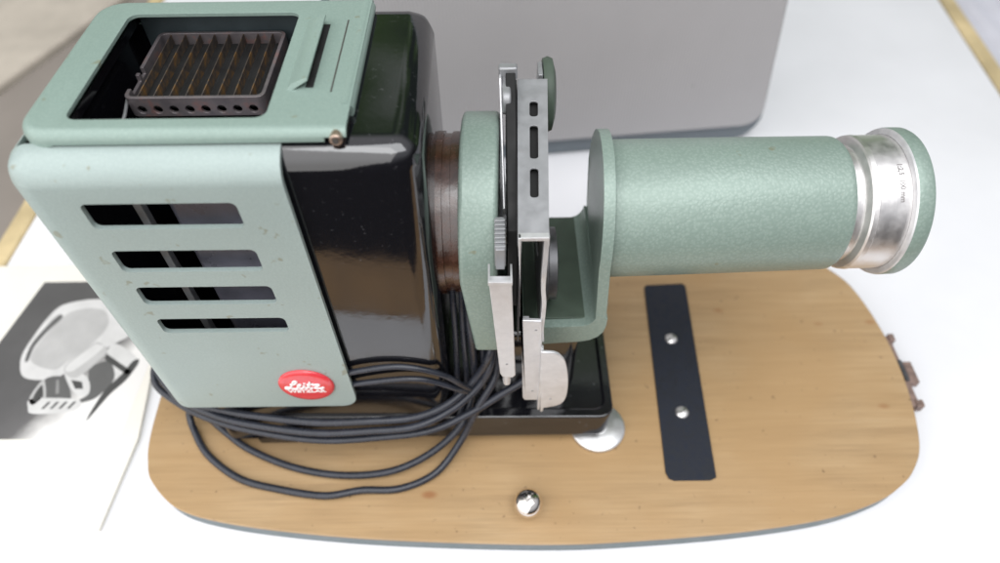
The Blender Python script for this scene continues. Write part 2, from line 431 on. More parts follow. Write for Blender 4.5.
shapes = [
 (1, 0, [(-34.25,0.78),(-34.56,2.31),(-33.99,5.38),(-33.00,6.50),(-30.25,6.75),(-28.69,4.92),(-27.40,3.54),(-28.20,2.66),(-30.11,1.14),(-31.12,-0.09),(-31.94,-0.33),(-33.50,-0.14)]),
 (2, 1, [(-33.75,1.35),(-33.6,3.4),(-32.6,5.6),(-30.4,5.9),(-29.3,4.7),(-29.6,3.1),(-31.0,1.2),(-31.8,0.5)]),
 (4, 2, [(-34.15,1.36),(-34.27,2.66),(-33.87,4.17),(-33.31,5.37),(-32.97,5.08),(-33.50,3.99),(-33.94,2.57),(-33.90,1.28)]),
 (4, 2, [(-29.16,0.70),(-27.90,1.19),(-27.16,-0.31),(-27.84,-1.74),(-28.77,-2.19),(-29.31,-2.57),(-29.00,-1.96),(-28.51,-1.41),(-29.00,-0.29)]),
 (1, 3, [(-28.50,2.05),(-27.98,2.66),(-25.89,1.16),(-26.36,0.00),(-27.18,-1.27),(-28.71,-2.35),(-27.84,-1.74),(-27.16,-0.31),(-27.90,1.19)]),
 (5, 4, [(-28.41,1.79),(-26.18,0.33),(-26.36,0.00),(-28.47,1.37)]),
 (5, 4, [(-25.89,1.16),(-26.25,-0.32),(-27.06,-1.59),(-27.91,-3.57),(-27.52,-1.27),(-26.78,0.01),(-26.32,1.17)]),
 (4, 3, [(-32.08,-0.32),(-30.84,-0.10),(-29.71,-1.56),(-29.86,-1.87),(-31.38,-1.69)]),
 (2, 4, [(-32.46,-1.91),(-32.41,-1.04),(-32.08,-0.32),(-31.38,-1.69),(-31.63,-1.76),(-32.02,-2.30)]),
 (5, 5, [(-32.25,-1.75),(-32.2,-1.1),(-32.02,-0.75),(-31.6,-1.65),(-31.75,-1.75),(-32.0,-2.05)]),
 (1, 4, [(-32.46,-1.91),(-31.63,-1.76),(-29.00,-1.96),(-29.08,-2.80),(-31.72,-2.99),(-32.30,-2.45)]),
 (1, 5, [(-31.20,0.82),(-30.35,0.64),(-29.00,-0.29),(-28.51,-1.41),(-29.12,-1.64),(-30.13,-0.84)]),
 (2, 6, [(-31.10,0.73),(-29.75,2.68),(-29.26,2.76),(-28.56,2.23),(-28.56,1.62),(-29.88,-0.19)]),
 (1, 7, [(-30.95,0.75),(-29.72,2.5),(-29.26,2.6),(-28.9,2.3),(-30.3,0.4)]),
 (5, 7, [(-30.17,-0.35),(-29.34,-0.52),(-29.05,-1.09),(-29.61,-1.08)]),
 (3, 5, [(-31.2,-0.35),(-31.05,-0.3),(-30.6,-1.4),(-30.8,-1.5)]),
]
for i in range(4):
    dx = i * 0.585
    shapes.append((5, 5, [(-31.34+dx,-2.62),(-31.08+dx,-2.08),(-30.88+dx,-2.08),(-31.14+dx,-2.62)]))
bm = bmesh.new()
def add_flat(bm, pts, z, mi):
    f = bm.faces.new([bm.verts.new((x, y, z)) for x, y in pts]); f.material_index = mi
    return f
add_flat(bm, [(-37.3, -4.85), (-25.2, -4.85), (-25.0, 8.6), (-35.75, 8.6), (-36.7, 2.9)], PZ + 0.006, 0)
for mi, lv, pts in shapes:
    if len(pts) > 4 or mi == 2: pts = [(p.x, p.y) for p in catmull([(x, y, 0) for x, y in pts], 4, True)]
    add_flat(bm, pts, PZ + 0.008 + lv * 0.002, mi)
bmesh.ops.triangulate(bm, faces=bm.faces)
for f in bm.faces:
    f.normal_update()
    if f.normal.z < 0: f.normal_flip()
# finish() would recalc to arbitrary sides on loose sheets, harmless for these opaque inks
finish('printed_picture', bm, ['print_bg', 'pr_white', 'pr_light', 'pr_mid', 'pr_grey', 'pr_dark'], br)

# ================================================================== PROJECTOR
pj = empty('slide_projector', (-5, 0, 0), 'vintage green and black slide projector with louvred lamp housing and horizontal lens tube', 'projector')

# --- black lamp housing (hollow behind the green cover)
bm = bmesh.new(); add_box(bm, (-17.8, -5.5, 1.6), (-3.0, 5.5, 23.35))
bevel_edges(bm, lambda e: (abs(e.verts[0].co.z - 23.35) < .01 and abs(e.verts[1].co.z - 23.35) < .01) or abs(e.verts[0].co.z - e.verts[1].co.z) > 5, 1.15, 8)
c1 = bmesh.new(); add_box(c1, (-17.4, -9, 6.0), (-9.2, 5.0, 22.9))
c2 = bmesh.new(); add_prism(c2, rrect(-17.0, -4.6, -8.6, 4.95, 0.4), 22, 25, 'z')
body = boolean(bm, [(c1, 'DIFFERENCE'), (c2, 'DIFFERENCE')])
finish('lamp_housing', body, 'black', pj, 40)
# dark liner, lamp shield, vertical rod inside
bm = bmesh.new(); add_box(bm, (-14.3, -4.3, 6.2), (-9.5, 3.4, 20.9)); finish('lamp_shield', bm, 'shield', pj, bev=0.3)
bm = bmesh.new(); add_box(bm, (-15.7, -4.4, 6.2), (-15.35, -4.0, 21.6)); finish('inner_rail', bm, 'steel', pj, bev=0.04)

# --- green front cover: bent sheet with four slots
bm = bmesh.new(); add_box(bm, (-19.25, -6.0, 3.0), (-6.0, 6.2, 23.3))
bevel_edges(bm, lambda e: all(abs(v.co.z - 23.3) < .01 for v in e.verts) or (all(v.co.x < -19 for v in e.verts) and abs(e.verts[0].co.z - e.verts[1].co.z) > 5), 1.25, 10)
inner = bmesh.new(); add_box(inner, (-19.05, -5.76, 0), (0, 6.02, 23.10))
bevel_edges(inner, lambda e: all(abs(v.co.z - 23.10) < .01 for v in e.verts) or (all(v.co.x < -19 for v in e.verts) and abs(e.verts[0].co.z - e.verts[1].co.z) > 5), 1.08, 10)
prof = bmesh.new(); add_prism(prof, rrect(-19.6, 4.95, -8.30, 26, (1.15, 0.95, 0, 0), 8), -8, 8, 'y')
topcut = bmesh.new(); add_box(topcut, (-18.6, -4.7, 22.5), (0, 9, 25))
cuts = [(inner, 'DIFFERENCE'), (prof, 'INTERSECT'), (topcut, 'DIFFERENCE')]
for (z0, z1) in ((19.85, 21.28), (17.12, 18.52), (14.74, 16.05), (12.46, 13.62)):
    sb = bmesh.new(); add_prism(sb, rrect(-16.62, z0, -10.42, z1, 0.28, 5), -7, -5, 'y'); cuts.append((sb, 'DIFFERENCE'))
fc = boolean(bm, cuts)
finish('front_cover', fc, 'plate', pj, 40, bev=0.05, seg=2)

# --- badge with raised lettering
BX, BZ = -10.75, 7.4
bm = bmesh.new()
ring = []
prof_b = [(1.52, -6.003), (1.52, -6.10), (1.42, -6.17), (1.2, -6.20), (0.0, -6.215)]
rings = []
for r, y in prof_b:
    rings.append([bm.verts.new((BX + r * math.cos(2*PI*k/64), y, BZ + r * 0.98 * math.sin(2*PI*k/64))) for k in range(64)] if r > 0 else [bm.verts.new((BX, y, BZ))])
for A, B in zip(rings, rings[1:]):
    for k in range(64):
        bm.faces.new([A[k], A[(k+1) % 64], B[(k+1) % 64], B[k]] if len(B) > 1 else [A[k], A[(k+1) % 64], B[0]])
badge = finish('badge', bm, 'red', pj, 60)
bm = bmesh.new()
def stroke(pts, w):
    path = [Vector((BX + x, -6.215, BZ + z)) for x, z in pts]
    path = catmull([tuple(p) for p in path], 6)
    add_tube(bm, path, w, 8)
W = 0.072
# flowing script word:  L e i t z
stroke([(-0.78,0.34),(-0.56,0.40),(-0.40,0.56),(-0.42,0.68),(-0.54,0.64),(-0.66,0.40),(-0.78,0.12),(-0.94,-0.06),(-1.10,-0.06),(-1.08,0.05),(-0.90,0.04),(-0.70,-0.09),(-0.50,-0.06),(-0.44,0.0)], W)
stroke([(-0.46,0.0),(-0.36,0.14),(-0.26,0.26),(-0.24,0.34),(-0.32,0.34),(-0.40,0.20),(-0.38,0.02),(-0.26,-0.06),(-0.12,0.04)], W)
stroke([(-0.12,0.04),(-0.04,0.30),(-0.06,0.08),(-0.02,-0.05),(0.10,0.02)], W)
stroke([(0.0,0.45),(0.02,0.50)], W)
stroke([(0.10,0.02),(0.24,0.34),(0.34,0.58),(0.26,0.34),(0.20,0.06),(0.28,-0.05),(0.40,0.04)], W)
stroke([(0.12,0.34),(0.50,0.38)], W * 0.8)
stroke([(0.44,0.28),(0.58,0.33),(0.78,0.30),(0.62,0.14),(0.50,-0.02),(0.64,-0.04),(0.82,-0.06),(1.00,0.04)], W)
tb2 = text_bm('WETZLAR', 0.36, 0.02, 0.012)
for v in tb2.verts:
    v.co = Vector((BX + v.co.x * 1.25 - 0.02, -6.225 - v.co.z, BZ - 0.36 + v.co.y))
me_ = bpy.data.meshes.new('t'); tb2.to_mesh(me_); tb2.free(); bm.from_mesh(me_); bpy.data.meshes.remove(me_)
finish('lettering', bm, 'white_enamel', badge, 50)

# --- top cover with opening
bm = bmesh.new(); add_box(bm, (-18.45, -4.95, 22.75), (-5.75, 4.95, 23.92))
bevel_edges(bm, lambda e: abs(e.verts[0].co.z - e.verts[1].co.z) > .5 and e.verts[0].co.x < -10, 1.3, 8)
bevel_edges(bm, lambda e: all(abs(v.co.z - 23.92) < .01 for v in e.verts) and not all(v.co.x > -6 for v in e.verts), 0.42, 6)
inner = bmesh.new(); add_box(inner, (-18.27, -4.77, 20), (0, 4.77, 23.76))
bevel_edges(inner, lambda e: abs(e.verts[0].co.z - e.verts[1].co.z) > .5 and e.verts[0].co.x < -10, 1.15, 8)
bevel_edges(inner, lambda e: all(abs(v.co.z - 23.76) < .01 for v in e.verts) and not all(v.co.x > -1 for v in e.verts), 0.3, 5)
hole = bmesh.new(); add_prism(hole, rrect(-16.65, -4.08, -8.92, 3.62, 0.45, 6), 22, 26, 'z')
notch = bmesh.new(); add_prism(notch, [(-17.7, 22), (-17.6, 22.9), (-17.3, 23.25), (-16.9, 23.38), (-6.6, 23.40), (-6.6, 23.6), (-5, 23.6), (-5, 22)], -6, -3.5, 'y')
tc_ = boolean(bm, [(inner, 'DIFFERENCE'), (hole, 'DIFFERENCE'), (notch, 'DIFFERENCE')])
cover = finish('top_cover', tc_, 'lid', pj, 40, bev=0.04, seg=2)
# bent finger ridge: strip cut free and folded upwards
bm = bmesh.new()
pr = [(-8.45, 23.9), (-8.2, 24.12), (-7.66, 24.36), (-7.52, 24.36), (-7.52, 24.27), (-8.2, 23.9)]
A, B = add_prism(bm, pr, -2.35, 2.75, 'y')
for v in A: v.co.y += 0 if v.co.z < 24.0 else 0.12
for v in B: v.co.y -= 0 if v.co.z < 24.0 else 0.12
# closed ends of the fold
finish('finger_ridge', bm, 'lid', cover, 30, bev=0.02)
bm = bmesh.new(); add_box(bm, (-7.70, -2.2, 23.918), (-7.38, 2.55, 23.93)); finish('ridge_shade_strip', bm, 'cavity', cover)  # flat dark strip painting the shade under the raised flap
bm = bmesh.new()
add_prism(bm, [(-6.0 + 0.36 * math.cos(a), 23.60 + 0.36 * math.sin(a)) for a in [2*PI*k/24 for k in range(24)]], -3.3, 4.6, 'y')
finish('hinge_roll', bm, 'lid', cover, 40)
bm = bmesh.new(); add_box(bm, (-6.66, -2.5, 23.918), (-6.60, 2.9, 23.935)); finish('hinge_seam', bm, 'ink', cover)
bm = bmesh.new()
add_prism(bm, [(-6.12 + 0.25 * math.cos(a), 23.60 + 0.25 * math.sin(a)) for a in [2*PI*k/24 for k in range(24)]], -5.15, 4.8, 'y')
pin = finish('hinge_pin', bm, 'brass', cover, 40, bev=0.05)
bm = bmesh.new()
add_prism(bm, [(-6.12 + 0.13 * math.cos(a), 23.60 + 0.13 * math.sin(a)) for a in [2*PI*k/16 for k in range(16)]], -5.19, -5.0, 'y'); finish('pin_bore', bm, 'ink', cover)

# --- vent grille under the opening
gx0, gx1, gy0, gy1, gz = -16.05, -10.0, -0.9, 4.35, 22.6
bm = bmesh.new()
# sheet-metal frame, hollow
outer = rrect(gx0, gy0, gx1, gy1, 0.35, 4)
fr = bmesh.new(); add_prism(fr, outer, gz - 0.95, gz, 'z')
ci = bmesh.new(); add_prism(ci, rrect(gx0 + .16, gy0 + .16, gx1 - .16, gy1 - .16, 0.25, 4), gz - 2, gz + 1, 'z')
cuts = [(ci, 'DIFFERENCE')]
hb = bmesh.new()
for k in range(8):
    x = gx0 + 0.62 + k * 0.69
    add_prism(hb, [(x + 0.2 * math.cos(a), gz - 0.60 + 0.2 * math.sin(a)) for a in [2*PI*j/12 for j in range(12)]], gy0 - .5, gy0 + .5, 'y')
cuts.append((hb, 'DIFFERENCE'))
lb = bmesh.new(); add_box(lb, (gx0 - .3, 1.0, gz - .3), (gx0 + .3, 1.4, gz + .1)); add_box(lb, (gx0 - .3, -.2, gz - .3), (gx0 + .3, .8, gz + .1)); cuts.append((lb, 'DIFFERENCE'))
g = boolean(fr, cuts)
grille = finish('vent_grille', g, 'grille_frame', pj, 40, bev=0.02, seg=2)
for k in range(8):
    bm = bmesh.new(); x = gx0 + 0.45 + k * 0.69
    add_prism(bm, [(x + 0.08, gz - 0.05), (x + 0.12, gz - 0.05), (x + 0.14, gz - 0.50), (x + 0.10, gz - 0.50)], gy0 + .17, gy1 - .17, 'y')
    finish('fin', bm, 'grille', grille, 40, bev=0.01, seg=1)
bm = bmesh.new(); add_box(bm, (gx0 + .17, gy0 + .17, gz - .62), (gx1 - .17, gy1 - .17, gz - .56)); finish('fin_gap_shade', bm, 'cavity', grille)  # black sheet added below the fins to paint the gaps dark as shade
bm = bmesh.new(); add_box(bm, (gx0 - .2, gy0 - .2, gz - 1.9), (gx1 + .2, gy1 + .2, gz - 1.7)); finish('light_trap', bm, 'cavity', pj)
bm = bmesh.new(); add_box(bm, (-16.9, 4.6, 19.8), (-9.3, 4.8, 23.3)); finish('rear_lining', bm, 'teal', pj, bev=0.05)
bm = bmesh.new(); add_tube(bm, [Vector((-15.6, -2.9, 22.3)), Vector((-15.9, -1.5, 22.2)), Vector((-16.3, 0.2, 22.2))], 0.07, 8); finish('spring_wire', bm, 'steel', pj)

# --- base casting
bm = bmesh.new(); add_box(bm, (-17.6, -5.85, 0.8), (6.9, 5.85, 2.55))
bevel_edges(bm, lambda e: abs(e.verts[0].co.z - e.verts[1].co.z) > 1, 0.9, 6)
for v in bm.verts:
    if v.co.z < 1: v.co.x = -5.3 + (v.co.x + 5.3) * 0.985; v.co.y *= 1.02
tr = bmesh.new(); add_prism(tr, rrect(-2.3, -5.25, 6.35, 5.25, 0.7, 6), 2.36, 4, 'z')
bs = boolean(bm, [(tr, 'DIFFERENCE')])
for v in bs.verts:
    if v.co.z > 1.5: v.co.z += max(0, min(0.5, (6.9 - v.co.x) * 0.05)); v.co.y *= 0.97
base = finish('base', bs, 'black', pj, 35, bev=0.16, seg=4)
bm = bmesh.new(); add_prism(bm, rrect(-1.8, -3.4, 4.6, 3.6, 0.8, 6), 2.37, 8.25, 'z'); finish('pedestal', bm, 'black', pj, 40, bev=0.3)
for y in (-5.1, 5.1):
    bm = bmesh.new(); add_lathe_z(bm, [(1.66, 0.01), (1.74, 0.08), (1.74, 0.30), (1.62, 0.40), (0.6, 0.44), (0.6, 0.85)], 6.15, y, 56); finish('foot', bm, 'disc', base, 40)
    bm = bmesh.new(); add_box(bm, (-15.4, y - .8, 0.01), (-12.9, y + .5, 0.82)); finish('foot', bm, 'black', base, bev=0.12)

# --- condenser barrel
AZ = 14.65; TL = 0.02
bm = bmesh.new(); add_lathe_x(bm, [(-3.05, 4.25), (-2.7, 4.25), (-2.68, 4.12), (-2.3, 4.12), (-2.28, 4.2), (-1.8, 4.2)], AZ, n=96, tilt=TL); finish('condenser_barrel', bm, 'barrel', pj, 25)

# --- green bracket: left flange, right flange, floor
def flange(R, front_y, zb, x0, x1, kx_z, kx_y, name):
    b_ = bmesh.new(); pts = []
    for k in range(41):
        a = math.radians(0 + 180 * k / 40)
        pts.append((R * math.cos(a) * (1 if math.cos(a) > 0 else abs(front_y) / R), AZ + R * math.sin(a)))
    pts += [(front_y, zb + .3), (front_y + 0.4, zb), (R - 0.4, zb), (R, zb + .3)]
    add_prism(b_, pts, x0, x1, 'x')
    for v in b_.verts:
        v.co.x += kx_z * max(0, AZ - v.co.z) + kx_y * v.co.y
    return b_
b1 = flange(5.15, -5.0, 8.7, -1.82, 0.02, 0.10, 0.025, 'f')
finish('rear_bracket', b1, 'hammer', pj, 45, bev=0.22, seg=4)
b2 = flange(4.2, -4.1, 9.9, 4.96, 5.52, 0.06, 0.03, 'f')
fb = bmesh.new(); add_prism(fb, [(1.2, 8.2), (4.4, 8.5), (4.95, 8.65), (5.35, 8.95), (5.62, 9.4), (5.72, 10.0), (5.72, 10.6), (5.14, 11.0), (5.1, 10.7), (4.98, 10.4), (4.75, 10.12), (4.4, 9.98), (1.2, 9.85)], -4.12, 4.15, 'y')
bb = boolean(b2, [(fb, 'UNION')])
fbr = finish('front_bracket', bb, 'hammer', pj, 45, bev=0.10, seg=3)
bm = bmesh.new(); add_box(bm, (1.3, -3.6, 9.9), (4.75, 4.1, 10.06)); finish('floor_shade_sheet', bm, 'dull_green', fbr, bev=0.05)  # added dark sheet: paints the shade inside the bracket

# --- lens tube and lens
bm = bmesh.new()
add_lathe_x(bm, [(5.5, 3.55), (5.62, 3.58), (11, 3.53), (16.7, 3.45), (16.85, 3.43), (16.97, 3.36), (17.0, 3.25), (17.0, 2.9)], AZ, n=128, tilt=TL, capA=False, capB=False); finish('lens_tube', bm, 'hammer', pj, 30)
bm = bmesh.new()
add_lathe_x(bm, [(16.8, 2.98), (17.52, 2.98), (17.56, 3.02), (17.68, 3.36), (17.76, 3.44), (17.98, 3.47), (18.02, 3.44), (19.62, 3.45)], AZ, n=128, tilt=TL, capA=False, capB=False)
lens = finish('lens', bm, 'alu', pj, 25)
bm = bmesh.new()
add_lathe_x(bm, [(19.5, 3.46), (19.52, 3.70), (19.55, 3.75), (19.62, 3.77)], AZ, n=128, tilt=TL, capA=False, capB=False); finish('bare_lip', bm, 'steel_bright', lens, 60)
bm = bmesh.new()
add_lathe_x(bm, [(19.62, 3.77), (19.7, 3.79), (20.28, 3.78), (20.4, 3.72), (20.45, 3.6), (20.45, 3.2), (19.9, 3.0)], AZ, n=128, tilt=TL, capA=False, capB=False); finish('focus_ring', bm, 'hammer', lens, 40)
bm = bmesh.new(); add_lathe_x(bm, [(19.6, 3.2), (19.9, 2.6), (20.02, 1.8), (20.08, 0.9), (20.1, 0.02)], AZ, n=64, tilt=TL); finish('glass_element', bm, 'glass', lens, 60)
# engraved lettering running round the metal ring
tb3 = text_bm('1:2,5  100 mm', 0.34, 0.004, 0.008)
for v in tb3.verts:
    a = math.radians(120) + v.co.x * 1.0 / 3.47          # text baseline follows the circumference
    r = 3.458 + v.co.z
    v.co = Vector((19.05 + v.co.y, r * math.cos(a), AZ + TL * 19 + r * math.sin(a)))
finish('engraving', tb3, 'faint_ink', lens, 50)

# --- slide carrier: folded steel frame standing across the light path
car = pj
def poly_y(pts, y0, y1): b_ = bmesh.new(); add_prism(b_, pts, y0, y1, 'y'); return b_
# sloping top channel with three slots
def slope(p): return p
bm = bmesh.new()
Lg = 9.0                                               # channel length along the slope
add_box(bm, (-0.66, 0, -0.9), (0.66, Lg, 0.0))
chan_in = bmesh.new(); add_box(chan_in, (-0.56, -1, -2), (0.56, Lg + 1, -0.1))
cuts = [(chan_in, 'DIFFERENCE')]
for (a, b_) in ((1.95, 3.55), (4.1, 6.05), (6.6, 7.55)):
    sb = bmesh.new(); add_prism(sb, rrect(-0.13, a, 0.23, b_, 0.14, 4), -1, 1, 'z'); cuts.append((sb, 'DIFFERENCE'))
ch = boolean(bm, cuts)
ang = math.atan2(1.65, 8.8)
inl = bmesh.new(); add_box(inl, (-0.52, 0.4, -0.85), (0.52, Lg - 0.3, -0.35))
for v in list(ch.verts) + list(inl.verts):
    x, s, h = v.co
    y = -5.8 + s * math.cos(ang) - h * math.sin(ang); z = 19.0 + s * math.sin(ang) + h * math.cos(ang)
    v.co = Vector((x * (1 + s * 0.012) + 1.44 + s * 0.028, y, z))
carrier = finish('slide_carrier', ch, 'steel', pj, 40, bev=0.05, seg=2)
finish('slot_shade_block', inl, 'cavity', carrier)  # dark block added inside the channel so the slots look shaded
# side plates of the gate (in the plane across the optical axis) with a round opening
def side(x0, x1, name, mat):
    b_ = bmesh.new(); add_prism(b_, [(-5.5, 10.6), (4.6, 10.6), (3.4, 20.4), (-5.5, 18.8)], x0, x1, 'x')
    c_ = bmesh.new(); add_lathe_x(c_, [(x0 - 1, 2.4), (x1 + 1, 2.4)], AZ, n=48)
    r_ = boolean(b_, [(c_, 'DIFFERENCE')]); 
    return finish(name, r_, mat, carrier, 40, bev=0.02)
side(0.86, 0.94, 'gate_plate', 'steel_dark'); side(2.0, 2.1, 'gate_plate', 'steel')
# upright front posts seen edge on
bm = poly_y([(0.78, 19.05), (0.92, 19.05), (0.98, 13.2), (1.40, 13.2), (1.62, 6.1), (1.78, 5.9), (2.28, 5.9), (2.28, 5.45), (1.35, 5.45), (1.22, 5.7), (1.02, 13.0)], -6.05, -5.75)
finish('gate_post', bm, 'steel_bright', carrier, 40, bev=0.03)
bm = poly_y([(0.78, 19.05), (2.10, 19.05), (2.12, 18.55), (2.0, 18.85), (0.92, 18.85)], -6.02, -5.7); finish('gate_top_edge', bm, 'steel_bright', carrier, 40, bev=0.02)
# curved spring strip on the right side of the gate
pth = catmull([(2.02, -5.8, 18.9), (1.99, -5.9, 17.4), (1.97, -6.0, 16.4), (1.99, -5.95, 15.4), (2.07, -5.9, 14.4), (2.06, -5.95, 13.3), (2.03, -6.0, 12.4), (2.10, -5.95, 11.2)], 8)
bm = bmesh.new()
rows = []
for p in pth:
    rows.append([bm.verts.new((p.x - .10, p.y, p.z)), bm.verts.new((p.x + .12, p.y, p.z)), bm.verts.new((p.x + .12, p.y + .5, p.z)), bm.verts.new((p.x - .10, p.y + .5, p.z))])
for A_, B_ in zip(rows, rows[1:]):
    for k in range(4): bm.faces.new([A_[k], A_[(k+1) % 4], B_[(k+1) % 4], B_[k]])
bm.faces.new(rows[0]); bm.faces.new(rows[-1][::-1]); finish('gate_spring', bm, 'steel_bright', carrier, 50, bev=0.03)
# pull-out holder with folded bottom
bm = poly_y([(1.06, 13.3), (2.02, 13.2), (2.12, 10.8), (2.12, 6.0), (1.98, 5.6), (1.5, 5.55), (1.34, 5.9)], -6.12, -5.9); finish('slide_holder', bm, 'steel_bright', carrier, 40, bev=0.06)
bm = poly_y([(2.04, 10.95), (2.7, 10.88)] + [(p.x, p.z) for p in catmull([(2.95, 0, 10.72), (3.3, 0, 10.1), (3.5, 0, 9.2), (3.63, 0, 8.0), (3.66, 0, 6.9), (3.58, 0, 6.1), (3.38, 0, 5.6), (3.05, 0, 5.35)], 4)] + [(2.42, 5.15), (2.38, 4.7), (2.24, 4.7), (2.2, 6.2)], -6.42, -6.24)
add_box(bm, (2.06, -6.40, 4.9), (2.2, -5.9, 10.9)); finish('finger_tab', bm, 'steel_bright', carrier, 40, bev=0.05)
# second slider on the left: folded box, serrated head and pin
bm = poly_y([(-0.50, 16.85), (0.52, 16.82), (0.76, 9.1), (0.62, 8.85), (0.05, 8.95), (-0.06, 9.3), (-0.42, 15.5)], -6.62, -6.2)
sl = finish('slider', bm, 'steel_bright', carrier, 40, bev=0.05)
bm = poly_y([(-0.52, 16.75), (0.54, 16.72), (0.55, 16.93), (-0.53, 16.96)], -6.70, -6.55)
add_box(bm, (-0.53, -6.68, 16.7), (-0.44, -5.6, 16.95)); add_box(bm, (0.46, -6.68, 16.7), (0.55, -5.6, 16.93)); finish('slider_lip', bm, 'steel_bright', carrier, 30, bev=0.01)
bm = bmesh.new()
for k in range(7):
    add_box(bm, (-0.22 + 0.07 * k * 0.0, -5.9 + k * 0.26, 17.1), (0.26, -5.9 + k * 0.26 + 0.16, 18.4))
add_box(bm, (-0.18, -6.0, 17.0), (0.22, -4.0, 18.3)); finish('serrated_head', bm, 'steel', carrier, 40, bev=0.03)
bm = bmesh.new(); add_lathe_z(bm, [(0.10, 7.95), (0.20, 8.05), (0.22, 8.3), (0.20, 8.9)], 0.30, -6.4, 20); finish('pin', bm, 'steel_bright', carrier, 40)
for (x, y, z) in ((0.30, -6.64, 10.2), (1.75, -6.14, 12.5), (1.75, -6.14, 6.6), (2.75, -6.44, 6.2)):
    bm = bmesh.new(); add_prism(bm, [(x + 0.07 * math.cos(a), z + 0.07 * math.sin(a)) for a in [2*PI*j/16 for j in range(16)]], y, y + 0.06, 'y'); finish('rivet', bm, 'steel', carrier, 40, bev=0.02)
# raised lever and knobs at the back
bm = bmesh.new(); add_prism(bm, [(-2.6, 17.0), (-2.3, 16.8), (2.5, 20.2), (2.7, 21.2), (2.2, 21.3), (1.6, 20.6), (-2.7, 17.5)], 0.14, 0.26, 'x')
for v in bm.verts: v.co.x += 0.25 * (AZ + 4 - v.co.z) * 0.12
finish('lever', bm, 'steel_bright', carrier, 40, bev=0.04)
bm = bmesh.new(); add_prism(bm, [(-5.0, 13), (3.0, 13), (3.0, 21.3), (2.2, 21.3), (-4.6, 18.0)], 0.38, 0.84, 'x'); finish('slide_mount', bm, 'cavity', carrier, 40, bev=0.05)
bm = bmesh.new(); add_prism(bm, rrect(1.0, 19.9, 2.9, 21.1, 0.4, 4), 0.20, 0.62, 'x')
add_box(bm, (0.05, 2.6, 20.9), (0.95, 3.1, 21.55)); finish('slider_pad', bm, 'steel', carrier, 40, bev=0.1)
bm = bmesh.new(); add_lathe_x(bm, [(2.2, 0.6), (2.35, 1.85), (2.6, 1.95), (2.85, 1.85), (3.0, 1.3)], 18.35, 5.0, 48); finish('thumb_disc', bm, 'dull_green', carrier, 50)
bm = bmesh.new(); add_box(bm, (2.05, 4.2, 17), (2.3, 5.4, 20.1)); finish('thumb_arm', bm, 'steel', carrier, 40, bev=0.05)
bm = bmesh.new(); add_lathe_x(bm, [(2.1, 2.1), (2.5, 2.15), (2.55, 1.95), (2.95, 1.95), (3.0, 1.7)], 12.3, -1.6, 64); finish('gate_ring', bm, 'steel_dark', carrier, 30)

